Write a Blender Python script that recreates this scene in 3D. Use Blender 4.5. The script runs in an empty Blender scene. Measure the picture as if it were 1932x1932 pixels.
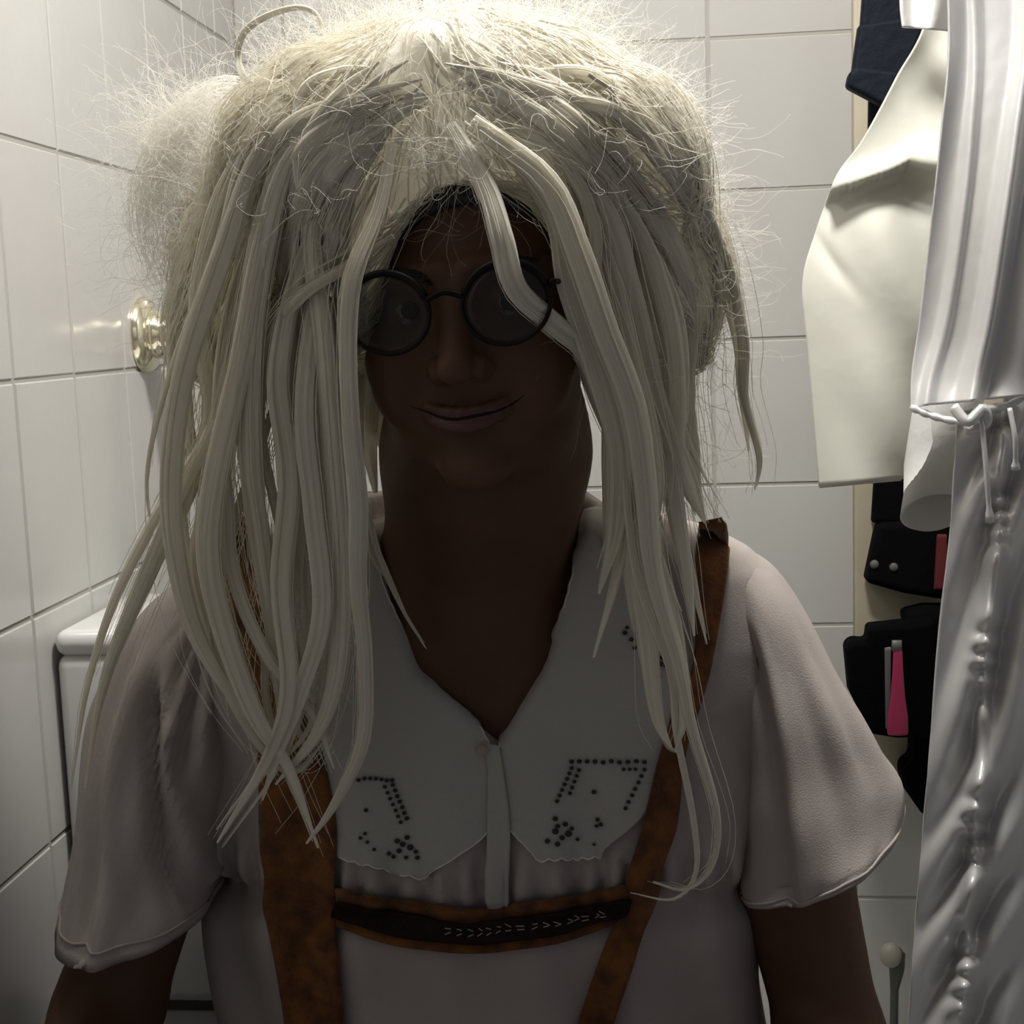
import bpy, math, random
import numpy as np
from mathutils import Vector, Matrix
from mathutils.bvhtree import BVHTree
random.seed(7); rng = np.random.default_rng(7)
SC = bpy.context.scene; COL = SC.collection

# ------------------------------------------------------------------ camera
F = 2670.0; C0 = 966.0
def nrm(v): v = np.array(v, float); return v/np.linalg.norm(v)
Yc = nrm((254, -366, F)); Dc = np.array((700, (F*F+254*700)/366, F), float)
Dc = Dc - Yc*Dc.dot(Yc); Dc = nrm(Dc)
Xc = np.cross(Dc, Yc)
M = np.column_stack([Xc, Yc, -Dc])           # world vector -> camera (right, down, forward)
CAM = np.array((0.0, 0.0, 1.12))
def ray(px, py): return M.T @ np.array((px-C0, py-C0, F))
def at(px, py, Y):
    d = ray(px, py); return CAM + d*(Y/d[1])
cd = bpy.data.cameras.new('camera'); cam = bpy.data.objects.new('camera', cd); COL.objects.link(cam)
R = Matrix(((M[0][0], -M[1][0], -M[2][0]), (M[0][1], -M[1][1], -M[2][1]), (M[0][2], -M[1][2], -M[2][2])))
cam.matrix_world = Matrix.Translation(Vector(CAM)) @ R.to_4x4()
cd.sensor_fit = 'HORIZONTAL'; cd.sensor_width = 36; cd.lens = 36*F/1932; cd.clip_start = 0.05
SC.camera = cam
# ------------------------------------------------------------------ world, light, exposure
w = bpy.data.worlds.new('world'); SC.world = w; w.use_nodes = True
w.node_tree.nodes['Background'].inputs[0].default_value = (0.95, 0.93, 1.0, 1)
w.node_tree.nodes['Background'].inputs[1].default_value = 0.060
LP = (0.05, 1.06, 1.98)
ld = bpy.data.lights.new('lamp_light', 'AREA'); ld.shape = 'DISK'; ld.size = 0.22; ld.energy = 7.4; ld.color = (1.0, 0.975, 0.93)
lo = bpy.data.objects.new('lamp_light', ld); lo.location = LP; COL.objects.link(lo)
L2 = (-0.43, 0.97, 1.80)  # added side light that brightens the left wall, cistern and hair
l2 = bpy.data.lights.new('side_fill_light', 'POINT'); l2.shadow_soft_size = 0.045; l2.energy = 2.3; l2.color = (1.0, 0.95, 0.90)
lo2 = bpy.data.objects.new('side_fill_light', l2); lo2.location = L2; COL.objects.link(lo2)
SC.view_settings.view_transform = 'Standard'; SC.view_settings.look = 'None'
SC.view_settings.exposure = 1.05; SC.view_settings.gamma = 1.0; SC.view_settings.use_curve_mapping = False

# ------------------------------------------------------------------ materials
def mat(name, col, rough=0.5, metal=0, spec=0.5, noise=None, bump=None, sheen=0, trans=0, coat=0, sss=0, emit=0, translucent=0):
    m = bpy.data.materials.new(name); m.use_nodes = True; nt = m.node_tree; b = nt.nodes['Principled BSDF']
    b.inputs['Base Color'].default_value = (*col, 1); b.inputs['Roughness'].default_value = rough
    b.inputs['Metallic'].default_value = metal; b.inputs['Specular IOR Level'].default_value = spec
    b.inputs['Sheen Weight'].default_value = sheen; b.inputs['Transmission Weight'].default_value = trans
    b.inputs['Coat Weight'].default_value = coat; b.inputs['Subsurface Weight'].default_value = sss
    b.inputs['Subsurface Scale'].default_value = 0.01
    if emit:
        b.inputs['Emission Color'].default_value = (*col, 1); b.inputs['Emission Strength'].default_value = emit
    tc = nt.nodes.new('ShaderNodeTexCoord')
    if noise:
        sc, c2, st = noise
        n = nt.nodes.new('ShaderNodeTexNoise'); n.inputs['Scale'].default_value = sc; n.inputs['Detail'].default_value = 5
        mp = nt.nodes.new('ShaderNodeMapping'); mp.inputs['Scale'].default_value = st
        nt.links.new(tc.outputs['Object'], mp.inputs[0]); nt.links.new(mp.outputs[0], n.inputs[0])
        r = nt.nodes.new('ShaderNodeValToRGB'); r.color_ramp.elements[0].position = .35; r.color_ramp.elements[1].position = .65
        r.color_ramp.elements[0].color = (*col, 1); r.color_ramp.elements[1].color = (*c2, 1)
        nt.links.new(n.outputs[0], r.inputs[0]); nt.links.new(r.outputs[0], b.inputs['Base Color'])
    if bump:
        sc, amt, st = bump
        n = nt.nodes.new('ShaderNodeTexNoise'); n.inputs['Scale'].default_value = sc; n.inputs['Detail'].default_value = 4
        mp = nt.nodes.new('ShaderNodeMapping'); mp.inputs['Scale'].default_value = st
        nt.links.new(tc.outputs['Object'], mp.inputs[0]); nt.links.new(mp.outputs[0], n.inputs[0])
        bp = nt.nodes.new('ShaderNodeBump'); bp.inputs['Strength'].default_value = 1; bp.inputs['Distance'].default_value = amt
        nt.links.new(n.outputs[0], bp.inputs['Height']); nt.links.new(bp.outputs[0], b.inputs['Normal'])
    if translucent:
        t = nt.nodes.new('ShaderNodeBsdfTranslucent'); t.inputs[0].default_value = (*col, 1)
        mx = nt.nodes.new('ShaderNodeMixShader'); mx.inputs[0].default_value = translucent
        out = nt.nodes['Material Output']
        nt.links.new(b.outputs[0], mx.inputs[1]); nt.links.new(t.outputs[0], mx.inputs[2]); nt.links.new(mx.outputs[0], out.inputs[0])
    return m
U = (1, 1, 1)
MT = dict(
 tile=mat('glazed_tile', (.44, .428, .412), .16, bump=(9, .0018, U), noise=(3, (.455, .46, .44), U)),
 grout=mat('grout', (.34, .33, .30), .8),
 skin=mat('skin', (.088, .042, .023), .55, sss=.03, spec=.25, noise=(30, (.105, .052, .030), U), bump=(400, .0002, U)),
 lip=mat('lips', (.085, .028, .028), .5),
 dark=mat('dark_hair', (.012, .010, .010), .5, bump=(300, .002, (1, 1, .1))),
 eye=mat('eyeball', (.16, .15, .14), .3), iris=mat('iris', (.02, .012, .008), .1),
 hair=mat('blond_hair', (.95, .925, .84), .55, spec=.25, translucent=.5, noise=(14, (.90, .86, .73), (1, 1, .35))),
 frizz=mat('blond_frizz', (.95, .93, .88), .5, spec=.3, translucent=.55),
 frame=mat('glasses_frame', (.005, .003, .003), .5, spec=.2),
 blouse=mat('blouse_cotton', (.42, .37, .34), .85, sheen=.1, bump=(900, .0004, U), translucent=.12),
 collar=mat('collar_cotton', (.395, .38, .345), .85, sheen=.1, bump=(700, .0006, U)),
 lace=mat('lace_thread', (.62, .60, .55), .8),
 hole=mat('eyelet_dark', (.035, .028, .024), .9),
 suede=mat('orange_suede', (.18, .064, .0095), .95, sheen=.1, noise=(60, (.065, .021, .004), U), bump=(300, .0015, U)),
 band=mat('dark_band', (.010, .005, .004), .7, spec=.15, noise=(160, (.018, .008, .006), U), bump=(250, .001, U)),
 stitch=mat('pale_stitch', (.35, .28, .24), .7),
 satin=mat('silver_satin', (.58, .575, .57), .34, metal=.30, spec=.8, bump=(12, .004, (1, 1, .6))),
 cream=mat('cream_cotton', (.54, .535, .475), .8, bump=(10, .003, U), translucent=.08),
 white=mat('white_cotton', (.56, .555, .54), .8, bump=(20, .003, U)),
 navy=mat('navy_webbing', (.004, .006, .012), .7, spec=.15, bump=(80, .002, U)),
 black=mat('black_fabric', (.002, .002, .0025), .9, spec=.06, bump=(60, .002, U)),
 red=mat('red_fabric', (.08, .003, .005), .8), pink=mat('pink_plastic', (.36, .03, .10), .3), grey=mat('grey_plastic', (.13, .13, .13), .4),
 beige=mat('beige_board', (.34, .30, .22), .7, noise=(8, (.40, .36, .28), U)),
 porcelain=mat('porcelain', (.68, .68, .665), .08, coat=.4),
 plastic=mat('seat_plastic', (.75, .73, .66), .3), gap=mat('gap_shade_stud', (.08, .08, .075), .7),  # last one: dark tone for the shaded gap under the cistern and for studs
 brass=mat('polished_metal', (.80, .75, .58), .16, metal=.9), steel=mat('steel', (.5, .5, .5), .25, metal=1),
 rod=mat('dark_rod', (.07, .08, .07), .35), knob=mat('pale_knob', (.36, .34, .28), .4),
 paint=mat('ceiling_paint', (.80, .78, .74), .8), lamp=mat('lamp_glass', (1, .95, .88), .4, emit=6),
 denim=mat('trouser_cloth', (.10, .07, .05), .9),
)
def glass(name, tint, amt):
    m = bpy.data.materials.new(name); m.use_nodes = True; nt = m.node_tree; nt.nodes.clear()
    a = nt.nodes.new('ShaderNodeBsdfTransparent'); a.inputs[0].default_value = (*tint, 1)
    g = nt.nodes.new('ShaderNodeBsdfGlossy'); g.inputs['Roughness'].default_value = .08
    x = nt.nodes.new('ShaderNodeMixShader'); x.inputs[0].default_value = amt; o = nt.nodes.new('ShaderNodeOutputMaterial')
    nt.links.new(a.outputs[0], x.inputs[1]); nt.links.new(g.outputs[0], x.inputs[2]); nt.links.new(x.outputs[0], o.inputs[0]); return m
MT['lens'] = glass('glasses_lens', (.70, .72, .70), .025)
# ------------------------------------------------------------------ object helpers
def link(name, me, m, parent=None, smooth=True):
    o = bpy.data.objects.new(name, me); COL.objects.link(o)
    if m is not None:
        for k in (m if isinstance(m, (list, tuple)) else [m]): me.materials.append(k)
    if smooth: me.polygons.foreach_set('use_smooth', [True]*len(me.polygons))
    if parent is not None: o.parent = parent
    return o
def mesh(name, V, Fc, m, parent=None, smooth=True):
    me = bpy.data.meshes.new(name); me.from_pydata([tuple(map(float, v)) for v in V], [], [tuple(map(int, f)) for f in Fc]); me.update()
    return link(name, me, m, parent, smooth)
def fast_mesh(name, V, Q, m, parent=None, smooth=True):
    me = bpy.data.meshes.new(name); n = len(V); k = len(Q)
    me.vertices.add(n); me.vertices.foreach_set('co', np.asarray(V, np.float32).ravel())
    me.loops.add(4*k); me.loops.foreach_set('vertex_index', np.asarray(Q, np.int32).ravel())
    me.polygons.add(k); me.polygons.foreach_set('loop_start', np.arange(0, 4*k, 4, dtype=np.int32))
    me.update(calc_edges=True); me.validate()
    return link(name, me, m, parent, smooth)
def tag(o, label=None, cat=None, group=None, kind=None):
    for k, v in (('label', label), ('category', cat), ('group', group), ('kind', kind)):
        if v: o[k] = v
    return o
def empty(name, loc, **k):
    o = bpy.data.objects.new(name, None); COL.objects.link(o); o.location = loc; return tag(o, **k)
def keep(o, parent):                          # parent keeping world position
    o.parent = parent; o.matrix_parent_inverse = Matrix.Translation(parent.location).inverted(); return o
class MB:
    def __init__(s): s.v = []; s.f = []
    def add(s, V, Fc):
        n = len(s.v); s.v += [tuple(v) for v in V]; s.f += [tuple(i+n for i in f) for f in Fc]; return s
    def box(s, a, b):
        x0, y0, z0 = a; x1, y1, z1 = b
        return s.add([(x0,y0,z0),(x1,y0,z0),(x1,y1,z0),(x0,y1,z0),(x0,y0,z1),(x1,y0,z1),(x1,y1,z1),(x0,y1,z1)],
              [(0,3,2,1),(4,5,6,7),(0,1,5,4),(1,2,6,5),(2,3,7,6),(3,0,4,7)])
    def tube(s, pts, rad, n=12, flat=1.0, up=(0, 1, 0)):
        P = np.array(pts, float); k = len(P); r = np.broadcast_to(np.array(rad, float), (k,)); T = np.gradient(P, axis=0)
        V = []
        for i in range(k):
            t = nrm(T[i]); a = np.cross(t, up); a = nrm(a) if np.linalg.norm(a) > 1e-6 else np.array((1., 0, 0)); b = np.cross(t, a)
            for j in range(n):
                q = 2*math.pi*j/n; V.append(P[i]+a*math.cos(q)*r[i]+b*math.sin(q)*r[i]*flat)
        Fc = [(i*n+j, i*n+(j+1) % n, (i+1)*n+(j+1) % n, (i+1)*n+j) for i in range(k-1) for j in range(n)]
        Fc += [tuple(range(n))[::-1], tuple((k-1)*n+j for j in range(n))]
        return s.add(V, Fc)
    def rings(s, rings, cap=True):
        n = len(rings[0]); V = [p for r in rings for p in r]
        Fc = [(i*n+j, i*n+(j+1) % n, (i+1)*n+(j+1) % n, (i+1)*n+j) for i in range(len(rings)-1) for j in range(n)]
        if cap: Fc += [tuple(range(n))[::-1], tuple((len(rings)-1)*n+j for j in range(n))]
        return s.add(V, Fc)
    def build(s, name, m, parent=None, smooth=True, bevel=0):
        o = mesh(name, s.v, s.f, m, None, smooth)
        if bevel:
            b = o.modifiers.new('bevel', 'BEVEL'); b.width = bevel; b.segments = 4; b.limit_method = 'ANGLE'
        if parent is not None: keep(o, parent)
        return o
def spline(P, n):                             # Catmull-Rom resampling, any dimension
    P = np.array(P, float); k = len(P)
    if k == 2: t = np.linspace(0, 1, n)[:, None]; return P[0]*(1-t)+P[1]*t
    Q = np.vstack([2*P[0]-P[1], P, 2*P[-1]-P[-2]]); t = np.linspace(0, k-1-1e-9, n); i = t.astype(int); f = (t-i)[:, None]
    a, b, c, d = Q[i], Q[i+1], Q[i+2], Q[i+3]
    return .5*((2*b)+(-a+c)*f+(2*a-5*b+4*c-d)*f*f+(-a+3*b-3*c+d)*f**3)
def vnoise(t, seed):                          # smooth 1-D noise
    r = np.random.default_rng(seed).uniform(-1, 1, 64); t = np.asarray(t) % 63; i = t.astype(int); f = t-i; f = f*f*(3-2*f)
    return r[i]*(1-f)+r[(i+1) % 64]*f

# ------------------------------------------------------------------ the room
BW = 1.90
xl = at(440, 50, BW)[0]; XR = 0.62; ZT = 2.35
zrow = at(1450, 68, BW)[2]; TH = (zrow-at(1450, 1180, BW)[2])/4
xcol = at(1335, 70, BW)[0]; TW = (at(1610, 200, BW)[0]-at(1335, 200, BW)[0])
def tiled(name, fix, us, vs, axis, sign):
    V = []; Q = []; V2 = []; Q2 = []
    def P(u, v, d):
        return (fix+sign*d, u, v) if axis == 'x' else ((u, fix+sign*d, v) if axis == 'y' else (u, v, fix+sign*d))
    g = .0010; bv = .0022; mb = MB()
    n = 0; fi = []
    for i in range(len(us)-1):
        for j in range(len(vs)-1):
            a, b, c, d = us[i]+g, us[i+1]-g, vs[j]+g, vs[j+1]-g
            t = [rng.uniform(-.0004, .0004) for _ in range(4)]
            V += [P(a, c, -.001), P(b, c, -.001), P(b, d, -.001), P(a, d, -.001), P(a+bv, c+bv, .0015+t[0]), P(b-bv, c+bv, .0015+t[1]), P(b-bv, d-bv, .0015+t[2]), P(a+bv, d-bv, .0015+t[3])]
            for q in ((4,5,6,7),(0,1,5,4),(1,2,6,5),(2,3,7,6),(3,0,4,7)): Q.append([k+n for k in q]); fi.append(0)
            n += 8
    V += [P(us[0], vs[0], 0), P(us[-1], vs[0], 0), P(us[-1], vs[-1], 0), P(us[0], vs[-1], 0)]
    Q.append([n, n+1, n+2, n+3]); fi.append(1); n += 4
    V += [P(us[0], vs[0], -.05), P(us[-1], vs[0], -.05), P(us[-1], vs[-1], -.05), P(us[0], vs[-1], -.05)]
    for q in ((3,2,1,0),(-4,-3,1,0),(-3,-2,2,1),(-2,-1,3,2),(-1,-4,0,3)): Q.append([k+n for k in q]); fi.append(1)
    o = mesh(name, V, Q, [MT['tile'], MT['grout']], smooth=False)
    o.data.polygons.foreach_set('material_index', fi)
    return tag(o, kind='structure')
def cuts(ref, step, lo_, hi):
    k0 = math.ceil((lo_-ref)/step); L = [ref+k*step for k in range(k0, math.floor((hi-ref)/step)+1)]
    L = [lo_]+[v for v in L if v > lo_+.004 and v < hi-.004]+[hi]; return L
zs_ = cuts(zrow, TH, 0, ZT)
tiled('wall_back', BW, cuts(xcol, TW, xl, XR), zs_, 'y', -1)
dl = lambda px, py: (xl/(ray(px, py)[0]/ray(px, py)[1]))           # depth where a ray meets the left wall
yl0 = dl(140, 722); zl = (lambda p, q: at(p, q, dl(p, q))[2])
THL = (zl(60, 275)-zl(60, 1166))/2
tiled('wall_left', xl, cuts(yl0, .130, .25, BW), cuts(zl(60, 716), THL, 0, ZT), 'x', 1)
tiled('wall_right', XR, cuts(BW, TW, 1.0, BW), zs_, 'x', -1)
tiled('floor', 0, cuts(xl, .3, xl, XR), cuts(BW, .3, .25, BW), 'z', 1)
tag(MB().box((xl-.05, .6, ZT), (XR+.05, BW+.05, ZT+.05)).build('ceiling', MT['paint'], smooth=False), kind='structure')
L = empty('ceiling_lamp', (LP[0], LP[1], ZT), label='round ceiling lamp above the person, out of view', cat='lamp')
MB().tube([(LP[0], LP[1], ZT), (LP[0], LP[1], ZT-.03)], .13, 32).build('lamp_base', MT['steel'], L)
MB().tube([(LP[0], LP[1], ZT-.028), (LP[0], LP[1], LP[2]+.06), (LP[0], LP[1], LP[2]+.02)], (.12, .12, .10), 32).build('lamp_shade', MT['lamp'], L)
keep(lo, L)
L_ = empty('side_fill_lamp', (xl, L2[1], L2[2]), label='unseen lamp added high on the left wall to brighten that side', cat='lamp')  # made-up fixture carrying the added side light, out of view
MB().tube([(xl+.002, L2[1], L2[2]+.06), (xl+.02, L2[1], L2[2]+.06)], .03, 24).build('lamp_base', MT['steel'], L_)
MB().tube([(xl+.01, L2[1], L2[2]+.06), (L2[0], L2[1], L2[2]+.06)], .008, 12).build('fill_lamp_arm', MT['steel'], L_)
MB().tube([(L2[0], L2[1], L2[2]+.056), (L2[0], L2[1], L2[2]+.068)], (.055, .04), 24, up=(1, 0, 0)).build('fill_lamp_cap', MT['steel'], L_)
keep(lo2, L_)

# ------------------------------------------------------------------ signed distance modelling
def smin(a, b, k): h = np.clip(.5+.5*(b-a)/k, 0, 1); return b*(1-h)+a*h-k*h*(1-h)
def smax(a, b, k): return -smin(-a, -b, k)
def ell(P, c, r):
    x, y, z = (P[0]-c[0]), (P[1]-c[1]), (P[2]-c[2])
    k0 = np.sqrt((x/r[0])**2+(y/r[1])**2+(z/r[2])**2); k1 = np.sqrt((x/r[0]**2)**2+(y/r[1]**2)**2+(z/r[2]**2)**2)+1e-6
    return k0*(k0-1)/k1
def cap(P, a, b, ra, rb):
    a = np.array(a, float); b = np.array(b, float); d = b-a
    x, y, z = P[0]-a[0], P[1]-a[1], P[2]-a[2]
    t = np.clip((x*d[0]+y*d[1]+z*d[2])/d.dot(d), 0, 1)
    return np.sqrt((x-t*d[0])**2+(y-t*d[1])**2+(z-t*d[2])**2)-(ra+(rb-ra)*t)
def chain(P, pts, rs, k=.012):
    o = None
    for i in range(len(pts)-1):
        c = cap(P, pts[i], pts[i+1], rs[i], rs[i+1]); o = c if o is None else smin(o, c, k)
    return o
def grid(xs, ys, zs): return (xs[:, None, None].astype(np.float32), ys[None, :, None].astype(np.float32), zs[None, None, :].astype(np.float32))
def snet(Fv, xs, ys, zs):
    S = Fv < 0
    a = S[:-1, :-1, :-1].astype(np.int8)
    cnt = sum(S[i:S.shape[0]-1+i, j:S.shape[1]-1+j, k:S.shape[2]-1+k].astype(np.int8) for i in (0, 1) for j in (0, 1) for k in (0, 1))
    act = (cnt > 0) & (cnt < 8); I = np.argwhere(act); n = len(I)
    idx = -np.ones(act.shape, np.int32); idx[act] = np.arange(n)
    crn = {}; ax = (xs, ys, zs)
    for c in range(8):
        o = np.array((c & 1, (c >> 1) & 1, (c >> 2) & 1)); J = I+o
        crn[c] = (Fv[J[:, 0], J[:, 1], J[:, 2]], np.column_stack([xs[J[:, 0]], ys[J[:, 1]], zs[J[:, 2]]]))
    acc = np.zeros((n, 3)); m = np.zeros(n)
    for c in range(8):
        for b in (1, 2, 4):
            if c & b: continue
            f0, p0 = crn[c]; f1, p1 = crn[c | b]; x = (f0 < 0) != (f1 < 0)
            t = np.where(x, f0/(f0-f1+1e-12), 0)[:, None]; p = p0+(p1-p0)*t
            acc += np.where(x[:, None], p, 0); m += x
    V = acc/m[:, None]; Q = []
    for axn in range(3):
        sl0 = [slice(None)]*3; sl1 = [slice(None)]*3; sl0[axn] = slice(0, -1); sl1[axn] = slice(1, None)
        s0 = S[tuple(sl0)]; s1 = S[tuple(sl1)]; X = np.argwhere(s0 != s1)
        b, c = [(1, 2), (2, 0), (0, 1)][axn]
        X = X[(X[:, b] > 0) & (X[:, c] > 0) & (X[:, b] < Fv.shape[b]-1) & (X[:, c] < Fv.shape[c]-1)]
        eb = np.zeros(3, int); ec = np.zeros(3, int); eb[b] = 1; ec[c] = 1
        g = lambda J: idx[J[:, 0], J[:, 1], J[:, 2]]
        q = np.column_stack([g(X-eb-ec), g(X-ec), g(X), g(X-eb)])
        flip = ~S[X[:, 0], X[:, 1], X[:, 2]]; q[flip] = q[flip][:, ::-1]; Q.append(q)
    Q = np.vstack(Q); return V, Q[(Q >= 0).all(1)]
def ax(*seg):                                  # (start, end, step) pieces
    o = []
    for a, b, s in seg: o += list(np.arange(a, b-s*.3, s))
    return np.array(o+[seg[-1][1]])

# ------------------------------------------------------------------ the person: joints
HC = at(912, 573, .966)                        # middle of the head at eye height
yaw = math.radians(-5.0); roll = math.radians(3.0)
Ry = np.array(((math.cos(yaw), -math.sin(yaw), 0), (math.sin(yaw), math.cos(yaw), 0), (0, 0, 1)))
Rr = np.array(((math.cos(roll), 0, -math.sin(roll)), (0, 1, 0), (math.sin(roll), 0, math.cos(roll))))
RH = Rr @ Ry
def hw(p): return HC + RH @ np.array(p, float)      # head-local -> world
def hl(P):                                          # world grid -> head-local
    d = [P[0]-HC[0], P[1]-HC[1], P[2]-HC[2]]
    return [sum(RH[j][i]*d[j] for j in range(3)) for i in range(3)]
def head(P, face=True):
    h = ell(P, (0, .012, .034), (.073, .092, .083))
    h = smin(h, ell(P, (0, -.030, -.028), (.068, .060, .080)), .02)
    h = smin(h, ell(P, (0, -.028, -.078), (.061, .048, .042)), .022)
    if not face: return h
    ax_ = np.abs(P[0]); S = [ax_, P[1], P[2]]
    h = smin(h, ell(P, (0, -.073, -.104), (.022, .015, .015)), .016)
    h = smin(h, ell(S, (.043, -.058, -.034), (.026, .025, .024)), .015)
    h = smin(h, cap(S, (.008, -.086, .019), (.044, -.072, .018), .008, .006), .012)
    h = smax(h, -ell(S, (.032, -.096, -.001), (.018, .015, .011)), .008)
    h = smin(h, ell(S, (.032, -.075, -.001), (.0150, .0135, .0125)), .004)
    h = smax(h, -cap(S, (.023, -.0905, -.0015), (.041, -.087, -.0005), .0022, .0020), .002)
    h = smin(h, cap(P, (0, -.086, .006), (0, -.103, -.036), .0075, .0105), .012)
    h = smin(h, ell(S, (.0135, -.093, -.041), (.0088, .0105, .0085)), .005)
    h = smin(h, ell(P, (0, -.106, -.040), (.0115, .0095, .0095)), .004)
    h = smax(h, -ell(S, (.0075, -.100, -.0515), (.0045, .006, .0035)), .003)
    lz = lambda x: -.0700+7.5*x*x
    U_ = [(x, -.0915+ 11*x*x, lz(x)+.0030) for x in np.linspace(-.034, .034, 9)]
    h = smin(h, chain(P, U_, [.0010, .0018, .0025, .0030, .0028, .0030, .0025, .0018, .0010], .003), .005)
    Lo = [(x, -.0905+ 11*x*x, -.0760+8.5*x*x) for x in np.linspace(-.028, .028, 9)]
    h = smin(h, chain(P, Lo, [.0012, .0022, .0034, .0044, .0048, .0044, .0034, .0022, .0012], .003), .006)
    G = [(x, -.0955+ 11.5*x*x, lz(x)-.0010) for x in np.linspace(-.039, .039, 11)]
    h = smax(h, -chain(P, G, [.0021]*11, .001), .002)
    h = smax(h, -cap(S, (.021, -.0965, -.044), (.042, -.080, -.066), .0022, .0026), .009)
    h = smin(h, ell(S, (.047, -.066, -.056), (.014, .014, .016)), .014)
    h = smin(h, ell(S, (.076, .012, -.012), (.008, .018, .030)), .006)
    return h
NB = at(890, 1120, 1.045)
SL, SR = at(395, 1235, 1.07), at(1400, 1215, 1.07)
EL, ER = at(205, 1905, 1.0), at(1568, 1960, 1.05)
HIPS = np.array((NB[0], 1.045, .44))
KL, KR = np.array((EL[0]-.01, .72, .46)), np.array((ER[0]-.06, .72, .46))
WL, WR = KL+np.array((.01, .10, .085)), KR+np.array((-.01, .10, .085))
BT = [(930, 690, 1100), (965, 560, 1150), (985, 500, 1270), (1010, 440, 1350), (1040, 385, 1410), (1080, 340, 1455), (1130, 315, 1478), (1200, 305, 1505), (1300, 330, 1505), (1400, 360, 1495), (1500, 380, 1485), (1600, 392, 1472), (1700, 400, 1458), (1800, 405, 1450), (1932, 410, 1440), (2200, 400, 1430), (2450, 400, 1430)]
cy_ = 1.075
rows = []
for y, a, b in BT:
    A = at(a, y, cy_); B = at(b, y, cy_); rows.append(((A[2]+B[2])/2, (A[0]+B[0])/2, (B[0]-A[0])/2))
rows = np.array(rows)[::-1]
def blouse_sdf(P, grow=0.0):
    z = P[2]; cx = np.interp(z, rows[:, 0], rows[:, 1]); a = np.interp(z, rows[:, 0], rows[:, 2])
    ztop = rows[-1, 0]
    lean = np.interp(z, [.45, .62, .80, .90, ztop], [1.07, 1.08, 1.078, 1.075, 1.075])
    b = np.interp(z, [.45, .62, .74, .84, .93, ztop-.005, ztop], [.105, .098, .105, .104, .085, .062, .058])
    x = (P[0]-cx)/a; y = (P[1]-lean)/b
    k = (np.abs(x)**2.4+np.abs(y)**2.4)**(1/2.4)
    d = (k-1)*np.minimum(a, b)
    d = np.maximum(d, z-ztop)
    pz = P[2]; px = P[0]-cx
    fold = .0035*np.sin(px*95+pz*18+1.5*np.sin(pz*22))*np.clip((.86-pz)/.12, 0, 1)
    g0 = at(900, 1650, 1)[2]
    fold = fold+.0055*np.sin(px*290+np.sin(px*60))*np.exp(-((pz-g0+.0)/.022)**2)
    tuck = .010*np.exp(-((pz-at(900, 1735, .98)[2])/.016)**2)*(P[1] < 1.08)
    return d+fold*(P[1] < 1.10)+tuck-grow
def torso(P):
    b = chain(P, [NB+np.array((0, .05, -.07)), NB+np.array((0, .03, -.25)), HIPS+np.array((0, 0, .06))], [.105, .10, .115], .05)
    b = smin(b, cap(P, SL+np.array((.05, .01, 0)), SR-np.array((.05, -.01, 0)), .062, .062), .07)
    b = smin(b, ell(P, NB+np.array((0, .02, -.16)), (.15, .10, .13)), .05)
    return smax(b, blouse_sdf(P)+.011, .004)
def body(P):
    b = torso(P)
    b = smin(b, chain(P, [hw((-.004, .012, -.050)), hw((-.012, .024, -.10)), NB+np.array((0, .015, -.01))], [.060, .068, .073], .03), .045)
    for S_, E, W_ in ((SL, EL, WL), (SR, ER, WR)):
        b = smin(b, chain(P, [S_, (S_+E)/2, E, (E+W_)/2, W_], [.054, .046, .039, .038, .026], .02), .03)
    for W_, K, s in ((WL, KL, -1), (WR, KR, 1)):                    # hands resting on the knees
        h0 = K+np.array((0, .03, .070))
        b = smin(b, chain(P, [W_, h0], [.024, .026], .01), .015)
        for i, (dx, ln) in enumerate(((-.033, .060), (-.011, .072), (.011, .068), (.033, .052))):
            k = h0+np.array((dx, -.03, -.004))
            b = smin(b, chain(P, [h0+np.array((dx*.5, 0, 0)), k, k+np.array((dx*.2, -ln*.55, -.012)), k+np.array((dx*.3, -ln, -.040))], [.013, .0105, .009, .008], .004), .005)
        b = smin(b, chain(P, [h0+np.array((-s*.02, .02, 0)), h0+np.array((-s*.050, -.005, -.012)), h0+np.array((-s*.058, -.035, -.030))], [.014, .011, .009], .004), .008)
    return b
def legs(P, e=0):
    l = None
    for K, s in ((KL, -1), (KR, 1)):
        A = np.array((K[0]+s*.02, K[1]-.02, .10))
        c = chain(P, [HIPS+np.array((s*.09, 0, 0)), K, A], [.085+e, .062+e, .040+e], .02)
        l = c if l is None else smin(l, c, .02)
    return l
xs = ax((-.60, HC[0]-.095, .0075), (HC[0]-.095, HC[0]+.095, .0022), (HC[0]+.095, .42, .0075))
ys = ax((.56, .855, .0075), (.855, .985, .0022), (.985, 1.36, .0075))
zt = HC[2]-.135
zs = ax((-.01, zt, .0075), (zt, HC[2]+.135, .0022))
G = grid(xs, ys, zs)
full = np.full((len(xs), len(ys), len(zs)), 1.0, np.float32)
full[:] = body(G)
zl_ = zs < .68; Gl = grid(xs, ys, zs[zl_])
lg = legs(Gl)
for K, s in ((KL, -1), (KR, 1)):
    A = np.array((K[0]+s*.02, K[1]-.02, .10)); lg = smin(lg, cap(Gl, A+np.array((0, .01, -.06)), A+np.array((s*.02, -.13, -.072)), .038, .028), .02)
full[:, :, zl_] = smin(full[:, :, zl_], lg, .02)
ix = (xs > HC[0]-.11) & (xs < HC[0]+.11); iy = (ys > .84) & (ys < 1.10); iz = zs > HC[2]-.15
sub = np.ix_(ix, iy, iz)
full[sub] = smin(full[sub], head(hl(grid(xs[ix], ys[iy], zs[iz]))).astype(np.float32), .012)
V, Q = snet(full, xs, ys, zs)
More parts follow.
